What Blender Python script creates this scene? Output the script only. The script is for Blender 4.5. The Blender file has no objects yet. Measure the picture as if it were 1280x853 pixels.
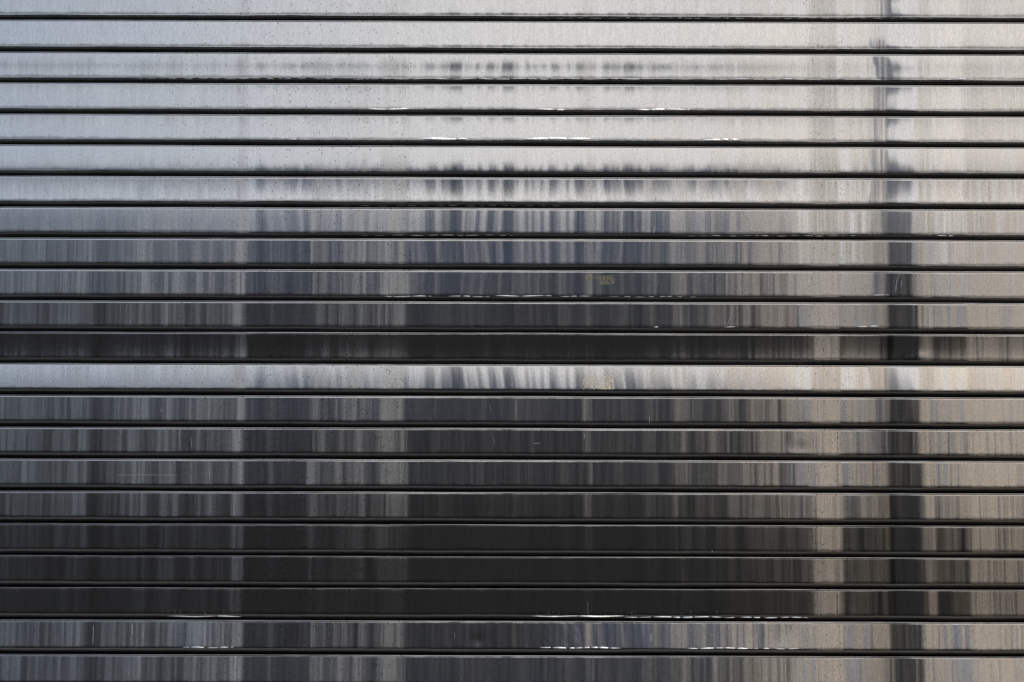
import bpy, math, random
import numpy as np
from mathutils import Vector, Matrix

C = bpy.context.scene.collection
S = bpy.context.scene

# ------------------------------------------------------------------ camera
W_IMG, H_IMG, F = 1280.0, 853.0, 3500.0        # photograph pixels, focal length in those pixels
PITCH, ROLL, CAM_H, CAM_D = math.radians(7.0), math.radians(0.17), 1.05, 6.84
cam_d = bpy.data.cameras.new('camera'); cam = bpy.data.objects.new('camera', cam_d); C.objects.link(cam)
cam_d.sensor_fit = 'HORIZONTAL'; cam_d.sensor_width = 36.0; cam_d.lens = 36.0 * F / W_IMG
cam_d.clip_end = 500
cam.location = (0, -CAM_D, CAM_H)
R = Matrix.Rotation(math.pi/2 + PITCH, 4, 'X') @ Matrix.Rotation(ROLL, 4, 'Z')
cam.rotation_euler = R.to_euler()
S.camera = cam

# ------------------------------------------------------------------ sky and sun (bright hazy day, sun high to the front right)
SUN_EL, SUN_AZ = math.radians(56), math.radians(146)
w = bpy.data.worlds.new('World'); S.world = w; w.use_nodes = True
nt = w.node_tree; nt.nodes.clear()
def N(nt, t, **kw):
    n = nt.nodes.new(t)
    for k, v in kw.items(): setattr(n, k, v)
    return n
out = N(nt, 'ShaderNodeOutputWorld'); bg = N(nt, 'ShaderNodeBackground')
sky = N(nt, 'ShaderNodeTexSky', sky_type='NISHITA', sun_disc=False, sun_elevation=SUN_EL, sun_rotation=SUN_AZ,
        air_density=1.0, dust_density=2.5, ozone_density=1.5)
tc = N(nt, 'ShaderNodeTexCoord'); sep = N(nt, 'ShaderNodeSeparateXYZ')
nz = N(nt, 'ShaderNodeTexNoise'); nz.inputs['Scale'].default_value = 3.0; nz.inputs['Detail'].default_value = 5
nt.links.new(tc.outputs['Generated'], sep.inputs[0]); nt.links.new(tc.outputs['Generated'], nz.inputs['Vector'])
mad = N(nt, 'ShaderNodeMath', operation='MULTIPLY_ADD'); nt.links.new(nz.outputs['Fac'], mad.inputs[0])
mad.inputs[1].default_value = 0.16; nt.links.new(sep.outputs['X'], mad.inputs[2])
mr = N(nt, 'ShaderNodeMapRange', interpolation_type='SMOOTHSTEP')
nt.links.new(mad.outputs[0], mr.inputs['Value'])
mr.inputs['To Min'].default_value = 0.22; mr.inputs['From Min'].default_value = -0.13; mr.inputs['From Max'].default_value = 0.12
mx = N(nt, 'ShaderNodeMix', data_type='RGBA')
nt.links.new(mr.outputs[0], mx.inputs['Factor']); nt.links.new(sky.outputs[0], mx.inputs['A'])
mx.inputs['B'].default_value = (9.25, 9.0, 8.8, 1)               # cloud bank over the right half of the sky
nt.links.new(mx.outputs['Result'], bg.inputs['Color']); bg.inputs['Strength'].default_value = 0.1
nt.links.new(bg.outputs[0], out.inputs[0])
sl = bpy.data.lights.new('sun', 'SUN'); so = bpy.data.objects.new('sun', sl); C.objects.link(so)
sl.energy = 1.2; sl.angle = math.radians(10); sl.color = (1, .95, .88)
sdir = Vector((math.sin(SUN_AZ)*math.cos(SUN_EL), math.cos(SUN_AZ)*math.cos(SUN_EL), math.sin(SUN_EL)))
so.rotation_euler = sdir.to_track_quat('Z', 'Y').to_euler(); so.location = (4, -6, 9)
vs = S.view_settings
vs.view_transform = 'Standard'; vs.look = 'None'; vs.gamma = 1; vs.use_curve_mapping = False; vs.exposure = 0.0
S.cycles.max_bounces = 8; S.cycles.glossy_bounces = 5

# ------------------------------------------------------------------ helpers
def img2wall(px, py):
    """pixel of the photograph -> (x, z) on the shutter plane y = 0"""
    d = R.to_3x3() @ Vector((px - W_IMG/2, H_IMG/2 - py, -F))
    t = CAM_D / d.y
    return d.x*t, CAM_H + d.z*t
def elev(z):  return math.degrees(math.atan2(z - CAM_H, CAM_D))
def mesh_obj(name, verts, faces, mat, parent=None, smooth=True, loc=(0, 0, 0)):
    me = bpy.data.meshes.new(name); me.from_pydata(verts, [], faces); me.update()
    me.materials.append(mat)
    if smooth: me.polygons.foreach_set('use_smooth', [True]*len(me.polygons))
    o = bpy.data.objects.new(name, me); C.objects.link(o); o.location = loc
    if parent: o.parent = parent
    return o
def box(v, f, x0, x1, y0, y1, z0, z1):
    b = len(v)
    v += [(x, y, z) for z in (z0, z1) for y in (y0, y1) for x in (x0, x1)]
    f += [(b+a, b+c, b+d, b+e) for a, c, d, e in ((0,2,3,1),(4,5,7,6),(0,1,5,4),(2,6,7,3),(0,4,6,2),(1,3,7,5))]
def lerp_table(tab, x):
    xs, ys = zip(*tab); return np.interp(x, xs, ys)
def smooth_noise(rng, xs, step, amp):
    """1-D value noise, smooth, wavelength about 2*step metres"""
    lo = xs[0] - step; n = int((xs[-1] - lo)/step) + 4
    g = rng.uniform(-1, 1, n); u = (xs - lo)/step; i = u.astype(int); t = u - i; t = t*t*(3-2*t)
    return amp*(g[i]*(1-t) + g[i+1]*t)

# ------------------------------------------------------------------ materials
def plain(name, col, rough=.8, nscale=6, namp=.25, metal=0.0):
    m = bpy.data.materials.new(name); m.use_nodes = True; t = m.node_tree; b = t.nodes['Principled BSDF']
    tc = N(t, 'ShaderNodeTexCoord'); nz = N(t, 'ShaderNodeTexNoise'); nz.inputs['Scale'].default_value = nscale; nz.inputs['Detail'].default_value = 6
    t.links.new(tc.outputs['Object'], nz.inputs['Vector'])
    r = N(t, 'ShaderNodeMapRange'); t.links.new(nz.outputs['Fac'], r.inputs['Value'])
    r.inputs['To Min'].default_value = 1-namp; r.inputs['To Max'].default_value = 1+namp
    mu = N(t, 'ShaderNodeVectorMath', operation='SCALE'); mu.inputs[0].default_value = col
    t.links.new(r.outputs[0], mu.inputs['Scale']); t.links.new(mu.outputs[0], b.inputs['Base Color'])
    b.inputs['Roughness'].default_value = rough; b.inputs['Metallic'].default_value = metal
    return m

def slat_material():
    m = bpy.data.materials.new('brushed_steel'); m.use_nodes = True; t = m.node_tree; t.nodes.clear()
    L = t.links.new
    def math_(op, a, b=None, c=None, clamp=False):
        n = N(t, 'ShaderNodeMath', operation=op, use_clamp=clamp)
        for i, v in enumerate((a, b, c)):
            if v is None: continue
            if isinstance(v, (int, float)): n.inputs[i].default_value = v
            else: L(v, n.inputs[i])
        return n.outputs[0]
    def rng_(v, a, b, c, d, smooth=False):
        n = N(t, 'ShaderNodeMapRange', interpolation_type='SMOOTHSTEP' if smooth else 'LINEAR')
        L(v, n.inputs['Value'])
        for k, x in zip(('From Min', 'From Max', 'To Min', 'To Max'), (a, b, c, d)): n.inputs[k].default_value = x
        return n.outputs[0]
    tc = N(t, 'ShaderNodeTexCoord'); oi = N(t, 'ShaderNodeObjectInfo')
    seed = math_('MULTIPLY', oi.outputs['Random'], 37.0)
    def noise(sx, sz, detail=2.0, seeded=True, rough=.5):
        mp = N(t, 'ShaderNodeMapping'); mp.inputs['Scale'].default_value = (sx, 1, sz)
        L(tc.outputs['Object'], mp.inputs['Vector'])
        n = N(t, 'ShaderNodeTexNoise', noise_dimensions='4D'); n.inputs['Scale'].default_value = 1.0
        n.inputs['Detail'].default_value = detail; n.inputs['Roughness'].default_value = rough
        L(mp.outputs[0], n.inputs['Vector'])
        if seeded: L(seed, n.inputs['W'])
        return n.outputs['Fac']
    def attr(a):
        n = N(t, 'ShaderNodeAttribute', attribute_name=a); return n.outputs['Fac']
    film, heavy, groove_shade, warm = attr('film'), attr('heavy'), attr('groove_shade'), attr('warm')
    # weathered film in vertical streaks: long columns shared by the whole curtain, fine ones of each slat's own
    s1 = noise(150, 1.5, 3); s2 = noise(420, 5, 2); s3 = noise(60, .6, 2, seeded=False)
    k = math_('ADD', math_('MULTIPLY', math_('SUBTRACT', s1, .5), 2.4), math_('MULTIPLY', math_('SUBTRACT', s2, .5), 1.6))
    k = math_('ADD', k, math_('MULTIPLY', math_('SUBTRACT', s3, .5), .7))
    fac = math_('MULTIPLY', film, math_('ADD', k, 1.0), clamp=True)
    # metal colour: rolled grain, dark pits
    g1 = noise(620, 170, 2); g2 = noise(220, 22, 3)
    tone = math_('ADD', math_('MULTIPLY', math_('SUBTRACT', g1, .5), .75), math_('MULTIPLY', math_('SUBTRACT', g2, .5), .32))
    tone = math_('ADD', tone, 1.0)
    so_ = N(t, 'ShaderNodeSeparateXYZ'); L(tc.outputs['Object'], so_.inputs[0])
    vc = N(t, 'ShaderNodeCombineXYZ'); L(math_('MULTIPLY', so_.outputs[0], 150), vc.inputs[0]); L(math_('ADD', math_('MULTIPLY', so_.outputs[2], 130), seed), vc.inputs[1])
    vo = N(t, 'ShaderNodeTexVoronoi', voronoi_dimensions='2D'); vo.inputs['Scale'].default_value = 1; L(vc.outputs[0], vo.inputs['Vector'])
    sepc = N(t, 'ShaderNodeSeparateColor'); L(vo.outputs['Color'], sepc.inputs[0])
    pitsize = math_('MULTIPLY', rng_(sepc.outputs[0], .80, 1.0, 0.0, .33), attr('pits'))
    pit = math_('LESS_THAN', vo.outputs['Distance'], pitsize)
    tone = math_('MULTIPLY', tone, math_('SUBTRACT', 1.0, math_('MULTIPLY', pit, .45)))
    tone = math_('MULTIPLY', tone, math_('SUBTRACT', 1.0, math_('MULTIPLY', groove_shade, .94)))  # shade of the grooves painted into the metal colour
    def tint(c):
        mu = N(t, 'ShaderNodeVectorMath', operation='SCALE')
        if isinstance(c, tuple): mu.inputs[0].default_value = c
        else: L(c, mu.inputs[0])
        L(tone, mu.inputs['Scale']); return mu.outputs[0]
    tan = N(t, 'ShaderNodeCombineXYZ'); tan.inputs[0].default_value = 1
    def lobe(dist, rough, aniso, col):
        b = N(t, 'ShaderNodeBsdfAnisotropic', distribution=dist)
        if isinstance(rough, float): b.inputs['Roughness'].default_value = rough
        else: L(rough, b.inputs['Roughness'])
        b.inputs['Anisotropy'].default_value = aniso; L(tan.outputs[0], b.inputs['Tangent']); L(tint(col), b.inputs['Color'])
        return b.outputs[0]
    polished = lobe('BECKMANN', rng_(k, -.5, .9, .038, .056), .84, (.70, .70, .71))
    fc = N(t, 'ShaderNodeMix', data_type='RGBA'); L(warm, fc.inputs['Factor'])
    fc.inputs['A'].default_value = (.735, .74, .745, 1); fc.inputs['B'].default_value = (.85, .74, .61, 1)
    dusty = lobe('BECKMANN', rng_(heavy, 0, 1, .138, .225), .5, fc.outputs['Result'])
    mix = N(t, 'ShaderNodeMixShader'); L(fac, mix.inputs[0]); L(polished, mix.inputs[1]); L(dusty, mix.inputs[2])
    shade_matte = N(t, 'ShaderNodeBsdfDiffuse'); shade_matte.inputs['Color'].default_value = (.014, .0135, .012, 1)  # near-black coat, part of the painted groove shade
    mix2 = N(t, 'ShaderNodeMixShader'); L(math_('MULTIPLY', groove_shade, .35), mix2.inputs[0]); L(mix.outputs[0], mix2.inputs[1]); L(shade_matte.outputs[0], mix2.inputs[2])
    o = N(t, 'ShaderNodeOutputMaterial'); L(mix2.outputs[0], o.inputs[0])
    return m
M_SLAT = slat_material()
M_BARE = plain('bare_scraped_steel', (.86, .87, .88), .34, 400, .25, 1.0)
M_WORN = plain('worn_dull_steel', (.52, .54, .57), .38, 400, .3, 1.0)
M_PAPER = plain('aged_label_paper', (.30, .265, .18), .85, 300, .4)
M_PAPER2 = plain('faded_label_paper', (.88, .79, .62), .8, 300, .15)
M_PAVE = plain('asphalt', (.05, .05, .05), .9, 8, .3)
M_WALL = plain('dark_cladding', (.03, .03, .031), .7, 2, .2)
M_GREY = plain('grey_cladding', (.115, .115, .12), .7, 2, .2)
M_BLUE = plain('blue_grey_fascia', (.225, .335, .575), .6, 2, .15)

M_DUCT = plain('roof_duct_paint', (.10, .115, .15), .6, 3, .2)
M_FLUE = plain('galvanised_flue', (.47, .50, .56), .6, 3, .15)

# ------------------------------------------------------------------ setting
v, f = [], []; box(v, f, -150, 150, -150, 150, -.2, 0)
g = mesh_obj('pavement', v, f, M_PAVE, smooth=False); g['kind'] = 'structure'

ROOF, L_B = 5.15, 13.2           # roof edge height and distance behind the camera of the block across the street
yb = -CAM_D - L_B
bld = bpy.data.objects.new('commercial_building', None); C.objects.link(bld); bld.location = (0, yb, 0)
bld['label'] = 'low dark building with a blue-grey roof band mirrored in the steel slats'; bld['category'] = 'building'
XS = (992-640)*(2*CAM_D + L_B)/F                    # east of here the roof steps down
LOWER = .58
v, f = [], []; box(v, f, -45, XS, -12, 0, 0, ROOF-.62); box(v, f, XS+.004, 45, -12, -.02, 0, ROOF-.62-LOWER); mesh_obj('wall', v, f, M_WALL, bld, False)
v, f = [], []; box(v, f, -45, XS, -12, .03, ROOF-.62, ROOF-.12); box(v, f, XS+.004, 45, -12, .01, ROOF-.62-LOWER, ROOF-.12-LOWER); mesh_obj('cladding_band', v, f, M_GREY, bld, False)
v, f = [], []; box(v, f, -45.1, XS, -12, .1, ROOF-.12, ROOF+.20); box(v, f, XS+.004, 45.1, -12, .08, ROOF-.12-LOWER, ROOF+.20-LOWER); mesh_obj('roof_fascia', v, f, M_BLUE, bld, False)
v, f = [], []; box(v, f, (1110-640)*(2*CAM_D+L_B)/F, (1150-640)*(2*CAM_D+L_B)/F, .14, .55, 0, ROOF-.1); mesh_obj('pier', v, f, M_WALL, bld, False)
# ducts, vents and a chimney standing on its roof: (from, to: pixels of the photograph they mirror in, height above the roof)
_r = random.Random(8)
EXTRA = []
x = 318
while x < 985:
    wv = _r.uniform(2.5, 8); EXTRA.append((x, x+wv, (_r.uniform(.08, .34) if x < 515 else _r.uniform(.1, .5)*(1 if x < 850 else .7)))); x += wv + _r.uniform(2, 9)
for xa, xb, hh in EXTRA + [(314,322,.22),(352,360,.2),(375,392,.25),(430,440,.2),(529,537,.40),(549,560,.38),(560,576,.62),(580,584,.30),(594,599,.45),(608,618,.50),(627,642,.62),(664,669,.30),(690,697,.42),
                   (721,731,.52),(757,764,.50),(767,771,.45),(783,795,.58),(799,806,.40),(824,829,.40),(836,841,.35),(868,873,.4),(892,898,.42),(912,916,.25),(975,980,.3),(998,1002,.35),(1052,1055,.2),(1104,1120,3.0),(1120.3,1131,1.7),(1131.3,1147,1.1),(1172,1175,.3)]:
    zv = (2*CAM_D + L_B)/F; v, f = [], []
    x0, x1 = (xa-640)*zv, (xb-640)*zv; hh *= 1.15 if xa < 1100 else 1; zr = ROOF + .20 - (LOWER if xa > 992 else 0)
    dy = .7 if (xa, xb, hh) in EXTRA else 0
    box(v, f, x0, x1, -.55-dy, -.05-dy, zr, zr+hh*.85); box(v, f, x0+.008, x1-.008, -.5-dy, -.1-dy, zr+hh*.85, zr+hh)
    mesh_obj('flue' if hh > 1 else 'roof_vent', v, f, M_FLUE if xa > 1100 else M_DUCT, bld, False)

# ------------------------------------------------------------------ shutter
BANDS = [24, 64, 102.5, 141.5, 180, 219, 257.5, 296, 335, 374.5, 413.5, 453, 492.5, 532.5, 572, 612.5, 653, 693, 733, 773.5, 816.5]
# where each slat's reflection points, in degrees above the roof edge across the street: at its top, middle, bottom
SPEC = {1: (1.7, 5, 3.4), 2: (8, 8, 5), 3: (5, 1.15, 3.7), 4: (1.5, 4.6, 3.6), 5: (1.6, 4.6, 4.6), 6: (5.6, 3.7, .35), 7: (.4, 1.6, 3.6),
        8: (.5, .15, .05), 9: (-.45, -.5, -.5), 10: (-1.1, -1.15, -1.15), 11: (-1.6, -1.6, -1.5), 12: (-6.8, -5.5, -2.6), 13: (2.0, 1.0, .2), 14: (-1.6, -1.65, -1.75),
        15: (-1.85, -1.9, -1.95), 16: (-1.9, -1.95, -2.0), 17: (-2.6, -2.9, -2.9), 18: (-4.8, -5.0, -5.0), 19: (-5.5, -5.5, -5.5), 20: (-6.4, -6.4, -6.4), 21: (-1.9, -1.95, -2.0), 22: (-1.75, -1.8, -1.85)}
TWIST = {13: (560, 1280, 1.9), 3: (850, 1280, 1.5)}            # slats that wind gradually back along their length
LOW = {1: .2, 2: .4, 3: 1.8}
LEDGE = {17: .0012, 18: .0008, 19: .0009, 20: .0008, 12: .0011, 13: .0014, 15: .0014}
FILM = [(-400,.4),(0,.40),(40,.42),(60,.36),(64,.32),(80,.45),(113,.52),(116,.10),(128,.10),(133,.3),(150,.38),(166,.42),(170,.52),(185,.5),(190,.32),(200,.28),
 (204,.5),(222,.5),(228,.3),(240,.32),(243,.54),(250,.48),(255,.36),(262,.48),(272,.34),(285,.42),(292,.38),(296,.85),(306,.85),(308.5,.05),(315,.035),
 (335,.04),(340,.15),(345,.05),(380,.06),(388,.12),(390,.5),(394,.38),(400,.2),(405,.32),(412,.15),(420,.12),(424,.3),(440,.28),(446,.36),(455,.42),(458,.2),
 (470,.15),(476,.36),(483,.6),(493,.6),(496,.3),(500,.48),(507,.44),(509,.08),(520,.04),(540,.06),(545,.1),(565,.07),(600,.08),(610,.1),(625,.07),(640,.08),
 (643,.2),(646,.08),(658,.08),(660,.2),(664,.08),(690,.06),(708,.12),(714,.06),(730,.08),(733,.34),(739,.34),(743,.08),(760,.09),(780,.12),(800,.06),
 (806,.1),(812,.22),(820,.2),(826,.1),(838,.12),(842,.4),(847,.34),(849,.16),(853,.4),(857,.34),(862,.16),(875,.22),(885,.16),(890,.28),(905,.22),
 (912,.42),(918,.4),(925,.28),(932,.45),(945,.38),(950,.45),(962,.5),(970,.5),(978,.42),(982,.25),(986,.5),(993,.38),(998,.25),(1003,.58),(1012,.6),
 (1020,.9),(1048,.95),(1052,.45),(1058,.5),(1064,.75),(1080,.75),(1100,.7),(1109,.62),(1112,.07),(1130,.1),(1147,.09),(1150,.8),(1160,.85),(1168,.55),(1175,.45),
 (1180,.7),(1190,.75),(1200,.8),(1215,.88),(1240,.9),(1280,.9),(1700,.85)]
HEAVY = [(-400,.05),(290,.05),(296,.32),(306,.32),(309,0),(1010,0),(1020,1),(1048,1),(1052,.1),(1150,.1),(1156,.55),(1165,.55),(1169,.0),(1206,.0),(1212,.7),(1235,.7),(1245,.5),(1700,.5)]
PITS = [(-400,.15),(150,.25),(230,.8),(380,1),(510,1),(522,.5),(700,.45),(990,.5),(1015,1),(1060,.9),(1080,.45),(1700,.5)]
WARM = [(-400,0),(330,.15),(600,.35),(900,.7),(1100,1),(1700,1)]
MID_Y = 426
SX = lambda px: img2wall(px, MID_Y)[0]
toworld = lambda tab: [(SX(a), b) for a, b in tab]

root = bpy.data.objects.new('roller_shutter', None); C.objects.link(root)
root['label'] = 'weathered steel roller shutter of horizontal slats with vertical streaks and scraped edges'; root['category'] = 'roller shutter'

xs = np.arange(-1.75, 1.7501, 0.005)
FILM_X = lerp_table(toworld(FILM), xs)
FILM_X = np.where((xs > SX(309)) & (xs < SX(1000)), np.clip(FILM_X*1.75 - .02, .02, 1), FILM_X)
FILM_X = np.where(xs > SX(1148), FILM_X*.75 + .25, FILM_X)
FILM_X = np.where(xs < SX(295), np.clip(.36 + (FILM_X-.40)*1.7, .03, 1), FILM_X); HEAVY_X = lerp_table(toworld(HEAVY), xs); PITS_X = lerp_table(toworld(PITS), xs); WARM_X = lerp_table(toworld(WARM), xs)
zb = [img2wall(640, y)[1] for y in BANDS]          # middle of each dark joint
p_top, p_bot = zb[0]-zb[1], zb[-2]-zb[-1]
tops = {}                                           # z of the top edge of every slat
for n in range(2, 23): tops[n] = zb[n-2] - .0055
tops[1] = tops[2] + p_top; tops[0] = tops[1] + p_top; tops[-1] = tops[0] + p_top
tops[23] = tops[22] - p_bot; tops[24] = tops[23] - p_bot; tops[25] = tops[24] - p_bot
SPEC[0] = SPEC[-1] = SPEC[2]; SPEC[23] = SPEC[24] = SPEC[20]

DENTS = {21: [(597, 801, 7, 7, .00018)], 15: [(1000, 560, 15, 7, .0001)], 12: [(1150, 446, 14, 6, -.00030)]}
# stretches of a slat knocked so that it tips back and catches more sky: (from, to, extra degrees)
KNOCK = {21: [(205, 305, 1.9), (660, 1000, 1.35)], 22: [(225, 300, .6), (690, 1000, .2)]}
slats = {}
def build_slat(n):
    rng = np.random.default_rng(1000 + n)
    ztop = tops[n]; h = tops[n] - tops[n+1]         # pitch
    a, b, c = SPEC[n]
    FACE0, CURL = .0040, h - .0162                  # face from .. to, below the top edge
    # -- profile: (distance below top, outward offset, grime, face parameter or None)
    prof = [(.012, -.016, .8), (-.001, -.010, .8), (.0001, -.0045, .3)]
    hc = LEDGE.get(n, .0013)                        # rolled lip along the top edge: a narrow sloping ledge, then a fine crease
    for zz, d in ((.0001, -.0016), (.0003, -.0008), (.0005, -.0004), (.0005 + hc*.5, -.0004 + hc*.25), (.0005 + hc, -.0004 + hc*.42), (.0008 + hc, -.0004 + hc*.43)):
        prof.append((zz, d, 0))
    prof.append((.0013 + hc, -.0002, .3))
    nf = 30
    ts = np.linspace(0, 1, nf)
    ww = a + (b-a)*np.clip(ts*2, 0, 1) + (c-b)*np.clip(ts*2-1, 0, 1)
    kern = np.array([1, 2, 3, 2, 1.])/9; ww = np.convolve(np.pad(ww, 2, mode='edge'), kern, 'valid')
    if n in LOW: ww[-4:] = np.interp([1, 2, 3, 4], [0, 4], [ww[-5], LOW[n]])
    face_z = FACE0 + (CURL-FACE0)*ts
    slope = []
    for zz, s in zip(face_z, ww):
        zs = ztop - zz
        e_b = math.degrees(math.atan2(ROOF - zs, CAM_D + L_B))
        slope.append(math.tan(math.radians((s + e_b - elev(zs))/2)))
    slope = np.array(slope); dz = face_z[1]-face_z[0]
    off = np.concatenate([[0], np.cumsum((slope[1:]+slope[:-1])/2*dz)])
    off -= off.mean()*0                             # face starts flush under the bead
    i0 = len(prof)
    for zz, d in zip(face_z, off): prof.append((zz, d, 0))
    i1 = len(prof)
    d_end, zc, dc, us = off[-1], CURL, off[-1], np.linspace(0, 1, 15)
    phi = math.radians(89)*us**1.7                  # lower edge rolls over gently, then turns under
    dl = .0134/np.sum(np.cos((phi[1:]+phi[:-1])/2)*(us[1]-us[0]))*(us[1]-us[0])
    for k in range(1, 15):
        pm = (phi[k]+phi[k-1])/2; zc += dl*math.cos(pm); dc -= dl*math.sin(pm)
        prof.append((zc, dc, min(1, max(0, math.degrees(phi[k])-4)/26)))  # painted shade deepens as the edge turns under
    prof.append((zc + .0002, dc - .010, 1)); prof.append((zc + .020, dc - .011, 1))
    P = np.array(prof); npf, nx = len(P), len(xs)
    Z = np.repeat(-P[:, 0:1], nx, 1); Y = np.repeat(-P[:, 1:2], nx, 1)
    # -- hand-worn unevenness along the length
    wave = smooth_noise(rng, xs, .6, .28) + smooth_noise(rng, xs, .16, .10)
    if n in KNOCK:
        for xa, xb, deg in KNOCK[n]:
            xa, xb = SX(xa), SX(xb); wave = wave + deg*np.clip(np.minimum((xs-xa), (xb-xs))/.13, 0, 1)
    if n in TWIST:
        xa, xb, deg = TWIST[n]; wave = wave + deg*np.clip((xs-SX(xa))/(SX(xb)-SX(xa)), 0, 1.3)
    dsl = np.radians(wave)/2
    tt = np.clip((P[:, 0]-FACE0)/(CURL-FACE0), 0, 1)
    Y -= (tt[:, None]*(CURL-FACE0))*dsl[None, :]
    edge = smooth_noise(rng, xs, .15, .0008) + smooth_noise(rng, xs, .03, .0003)
    Z += (np.arange(npf) >= i1)[:, None]*edge[None, :]
    lf = np.clip(.8 + smooth_noise(rng, xs, .3, .35) + smooth_noise(rng, xs, .03, .2), .15, 1.35)
    if n >= 9: lf = lf*np.interp(xs, [SX(0), SX(520)], [.42, 1])
    for q in range(6, 10): Z[q] = -(.0005 + (P[q, 0]-.0005)*lf); Y[q] = -(-.0004 + (P[q, 1]+.0004)*lf)
    topw = smooth_noise(rng, xs, .2, .0004)
    Z += (np.arange(npf) < i0)[:, None]*topw[None, :]
    for (px, py, rx, rz, dep) in DENTS.get(n, []):
        cx, cz = img2wall(px, py); cz -= ztop
        s = 2.5/1280
        Y += dep*np.exp(-((xs[None, :]-cx)/(rx*s))**2 - ((Z-cz)/(rz*s))**2)*((np.arange(npf) >= i0))[:, None]
    co = np.empty((npf, nx, 3)); co[..., 0] = xs[None, :]; co[..., 1] = Y; co[..., 2] = Z
    idx = np.arange(npf*nx).reshape(npf, nx)
    q = np.stack([idx[:-1, :-1], idx[1:, :-1], idx[1:, 1:], idx[:-1, 1:]], -1).reshape(-1, 4)
    me = bpy.data.meshes.new('slat'); nv, nq = npf*nx, len(q)
    me.vertices.add(nv); me.vertices.foreach_set('co', co.ravel().astype(np.float32))
    me.loops.add(nq*4); me.loops.foreach_set('vertex_index', q.ravel().astype(np.int32))
    me.polygons.add(nq); me.polygons.foreach_set('loop_start', np.arange(0, nq*4, 4, dtype=np.int32))
    me.polygons.foreach_set('use_smooth', np.ones(nq, dtype=bool))
    me.update(calc_edges=True); me.validate()
    xj = xs + smooth_noise(rng, xs, .06, .006) + smooth_noise(rng, xs, .015, .002)     # the streaks wander a little from slat to slat
    film_x = np.interp(xj, xs, FILM_X)
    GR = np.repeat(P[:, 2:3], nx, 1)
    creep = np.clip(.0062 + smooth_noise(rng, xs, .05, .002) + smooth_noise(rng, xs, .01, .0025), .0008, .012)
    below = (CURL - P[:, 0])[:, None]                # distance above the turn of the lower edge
    GR = np.maximum(GR, np.where((below > -.001) & (np.arange(npf) >= i0)[:, None],   .55*np.clip(1 - below/creep[None, :], 0, 1)**1.5, 0))  # painted shade fading up the face from the groove, ragged along its length
    jit = np.clip(1 + smooth_noise(rng, xs, .006, .75) + smooth_noise(rng, xs, .03, .4), .03, 2.4)
    jit = 1 + (jit-1)*(1 - .75*np.clip(HEAVY_X*1.5, 0, 1))
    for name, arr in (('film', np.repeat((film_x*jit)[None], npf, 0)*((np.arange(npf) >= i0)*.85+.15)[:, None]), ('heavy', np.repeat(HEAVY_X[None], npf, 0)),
                      ('pits', np.repeat(PITS_X[None], npf, 0)), ('warm', np.repeat(WARM_X[None], npf, 0)*float(np.interp(n, [1, 5, 9, 15], [.3, .4, .65, 1]))), ('groove_shade', GR)):
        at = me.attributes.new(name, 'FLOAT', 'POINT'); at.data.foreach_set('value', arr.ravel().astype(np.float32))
    me.materials.append(M_SLAT)
    o = bpy.data.objects.new('slat', me); C.objects.link(o); o.location = (0, 0, ztop); o.parent = root
    slats[n] = (o, xs, co, i0, i1)
    return o
for n in range(0, 25): build_slat(n)
slats[13][0]['label'] = 'pale slat tipped back so that it mirrors the bright sky'
slats[12][0]['label'] = 'darkest slat, tipped forward above the pale one'

def surf(n, px, py):
    """point on the face of slat n under a pixel, in the slat's own space"""
    o, xs_, co, i0, i1 = slats[n]
    x, z = img2wall(px, py); z -= o.location.z
    j = int(np.clip(round((x - xs_[0])/.005), 0, len(xs_)-1))
    zz, yy = co[i0-1:, j, 2][::-1], co[i0-1:, j, 1][::-1]
    return x, float(np.interp(z, zz, yy)), z

# scraped, bent-out lips along lower edges: (slat, from x, to x, y, height px, density 0..1)
LIPS = [(1,640,1190,22.5,.6,.35),
        (3,170,440,98,1.2,.35),(3,440,850,98.5,2.0,.85),(3,850,1100,99,1.8,.75),(3,1160,1260,99,1.8,.7),
        (4,458,515,136.3,3.2,.85),(4,668,706,136.8,3.0,.85),(4,795,862,136.8,3.2,.85),
        (5,358,392,174.5,1.8,.7),(5,520,584,173.6,5.2,1.0),(5,653,738,173.4,5.8,1.0),(5,878,924,174.6,3.4,.9),
        (7,425,700,257,.5,.22),(8,450,640,294,1.0,.4),(8,860,1070,294.7,.8,.3),(8,1170,1192,294.5,1.3,.8),
        (10,480,540,370.5,1.8,.65),(10,560,612,370.5,1.9,.7),(10,618,690,370,2.2,.85),(10,700,740,370.5,1.6,.6),(10,760,870,371,1.0,.35),
        (10,1090,1112,369,1.4,.7),(11,1070,1098,408,1.8,.75),(11,905,920,409,1.4,.8),(11,817,823,408.5,3,.9),
        (20,208,302,770.5,2.6,.97),(20,664,780,770.5,2.8,.97),(20,780,905,771.5,2.4,.75),(20,905,1010,772,1.8,.5),
        (21,228,292,809.5,2.6,.6),(21,675,776,810,2.8,.65),(21,858,940,810.5,2.6,.65),(21,940,1000,811,1.4,.4)]
PX = 2.5/1280
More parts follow.
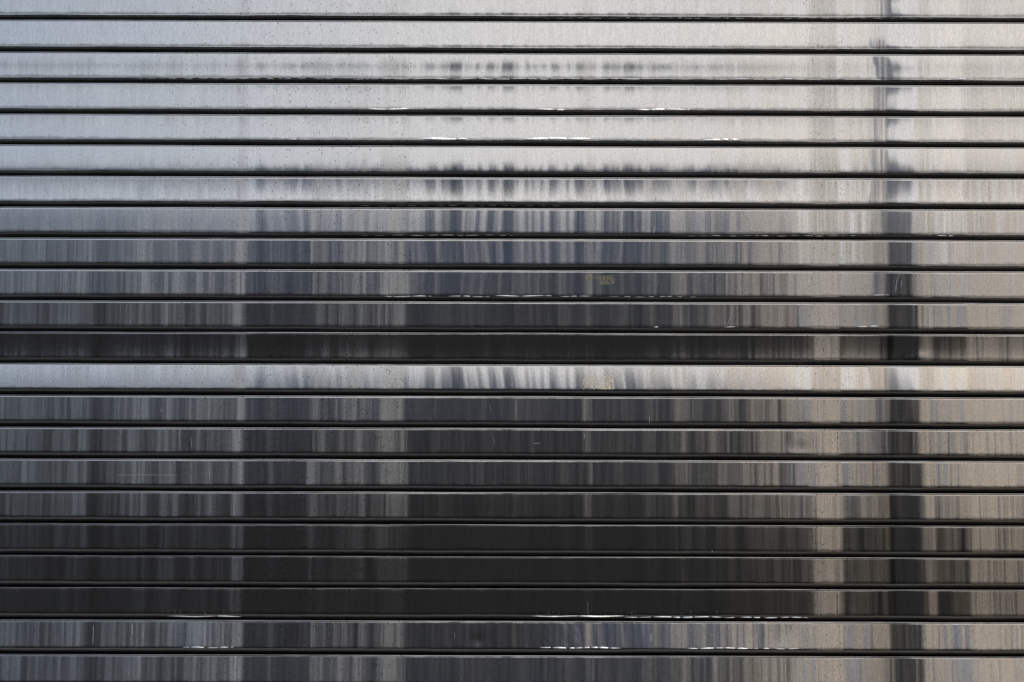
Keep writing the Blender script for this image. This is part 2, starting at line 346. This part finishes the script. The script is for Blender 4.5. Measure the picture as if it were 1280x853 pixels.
def build_lip(k, n, xa, xb, y, hp, dens):
    rng = random.Random(50+k); v, f = [], []
    x = xa
    env = lambda u: max(0, min(1, 4*min(u, 1-u)))**.6
    while x < xb:
        run = rng.uniform(4, 14) + 30*dens**2*rng.random() if dens < .95 else rng.uniform(40, 90)
        gap = rng.uniform(1, 9)*(1.1-dens)*(1.5 if dens < .6 else .7)
        x1 = min(x+run, xb); m = max(5, int((x1-x)/.9)+1); base = len(v); lev = rng.uniform(.55, 1)
        for i in range(m+1):
            px = x + (x1-x)*i/m; u = (px-xa)/(xb-xa); w_ = i/m
            lev = min(1.0, max(.5, lev + rng.uniform(-.06, .06)))
            hh = hp*PX*(.4+.6*env(u))*lev*max(.05, (4*w_*(1-w_)))**.45
            X, Y, Z = surf(n, px, y + .35*math.sin(px*.11+k))
            jz = rng.uniform(-.05, .05)*PX; top = hh*(.5 + rng.uniform(0, .16))
            ko = hh*rng.uniform(.40, .48)             # how far it leans out
            v += [(X, Y+.0006, Z+top+jz), (X, Y-ko*.45, Z+jz), (X, Y-ko, Z-hh*.45+jz), (X, Y+.0006, Z-hh*.6+jz)]
        for i in range(m):
            for q in range(3):
                a = base+i*4+q; f.append((a, a+1, a+5, a+4))
        x = x1 + gap
    if f:
        mesh_obj('scraped_lip', v, f, M_BARE if n in (4, 5) or (n == 20 and xb < 790) else M_WORN, slats[n][0], smooth=True)['kind'] = 'stuff'
for k, a in enumerate(LIPS): build_lip(k, *a)

# scratches: (slat, list of points, width px)
SCR = [(10, [(1125,341),(1121,352),(1119,366)], 1.0), (10, [(1127,351),(1126,359)], .8), (11, [(1108,379),(1101,392),(1090,407)], 1.3), (11, [(1103,392),(1097,400),(1093,408)], .8),
       (11, [(917,383),(914,393),(909,407)], 1.1), (9, [(1187,301),(1187.5,331)], .9), (10, [(1188,340),(1188,371)], .9), (11, [(1188,379),(1188.5,410)], .7),
       (8, [(1226,270),(1226.5,288)], 1.2), (7, [(1236,232),(1237,252)], 1.0), (7, [(1209,240),(1205,250)], .8), (13, [(1160,460),(1160,488)], 1.0), (14, [(1161,497),(1162,528)], .9),
       (7, [(820,244),(820,252)], 1.4), (8, [(818,283),(817.5,292)], 1.2), (9, [(918,318),(917,330)], .9), (10, [(1015,342),(1016.5,358)], .7), (9, [(1014,305),(1014.5,330)], .5),
       (16, [(145,594),(190,594),(222,594.5)], .5), (15, [(667,555),(676,554)], .8), (21, [(814,792),(813,802)], 1.4), (15, [(730,541),(730.5,548)], .9),
       (21, [(117,781),(116,806)], .8), (21, [(165,781),(165.5,794)], .9), (20, [(735,752),(735,770)], .4), (13, [(812,476),(812.5,488)], 1.0), (14, [(812,520),(812,529)], .9),
       (18, [(889,688),(891,690)], 1.3), (21, [(297,797),(297.6,799)], 1.8), (15, [(238,546),(240,560)], .5), (16, [(1010,608),(1048,607)], .6)]
_r = random.Random(77)
for n_, x0, x1, y0, cnt in ((20, 664, 900, 769, 14), (20, 215, 300, 769, 4), (21, 680, 780, 808, 7), (21, 860, 980, 808, 6), (10, 640, 700, 369, 3)):
    for _ in range(cnt):
        x_ = _r.uniform(x0, x1); SCR.append((n_, [(x_, y0), (x_ + _r.uniform(-1, 1), y0 - _r.uniform(2, 8))], _r.uniform(.15, .35)))
for _ in range(26):
    n_ = _r.choice([3,4,5,6,7,8,9,10,11,13,14,15,16,21]); yc = (BANDS[n_-2] + BANDS[n_-1])/2; x_ = _r.uniform(20, 1260)
    SCR.append((n_, [(x_, yc - _r.uniform(0, 9)), (x_ + _r.uniform(-1.5, 1.5), yc + _r.uniform(1, 9))], _r.uniform(.2, .45)))
for k, (n, pts, wd) in enumerate(SCR):
    rng = random.Random(k); v, f = [], []
    dense = []
    for (x0, y0), (x1, y1) in zip(pts, pts[1:]):
        m = max(2, int(math.hypot(x1-x0, y1-y0)/2.5))
        dense += [(x0+(x1-x0)*i/m, y0+(y1-y0)*i/m) for i in range(m)]
    dense.append(pts[-1])
    horiz = abs(pts[-1][0]-pts[0][0]) > abs(pts[-1][1]-pts[0][1])*2
    for i, (px, py) in enumerate(dense):
        ww = wd*(.25 if i in (0, len(dense)-1) else rng.uniform(.5, 1.0))*.5
        jx = rng.uniform(-.25, .25)
        for s, lift in ((-1, .0001), (0, .0008), (1, .0001)):
            X, Y, Z = surf(n, px + jx + (0 if horiz else s*ww), py + (s*ww if horiz else 0))
            v.append((X, Y-lift, Z))
    for i in range(len(dense)-1):
        for q in range(2):
            a = i*3+q; f.append((a, a+3, a+4, a+1))
    mesh_obj('scratch', v, f, M_WORN, slats[n][0])

# remains of a torn label on two slats: many small flakes of paper each
def flakes(n, rects, mat, seed, size=1.6, keep=.75):
    rng = random.Random(seed); v, f = [], []
    for (x0, y0, x1, y1, dens) in rects:
        y = y0
        while y < y1:
            x = x0
            while x < x1:
                if rng.random() < dens:
                    wx, wy = size*rng.uniform(.5, 1.25), size*rng.uniform(.4, 1.0)
                    q = []
                    for ang in range(6):
                        a = ang*math.pi/3 + rng.uniform(-.3, .3)
                        X, Y, Z = surf(n, x + wx*.6*math.cos(a), y + wy*.6*math.sin(a)); q.append((X, Y-.0003-.0001*rng.random(), Z))
                    b = len(v); v += q; f.append(tuple(range(b, b+6))[::-1])
                x += size
            y += size*.8
    mesh_obj('label_residue', v, f, mat, slats[n][0], smooth=False)['kind'] = 'stuff'
flakes(10, [(732,345,740,350,.85),(740,346,752,348.5,.5),(750,345,768,355.5,.62)], M_PAPER, 3, 1.3)
flakes(13, [(729,471,768,487,.5),(752,469,768,487,.5)], M_PAPER2, 5, 1.7)
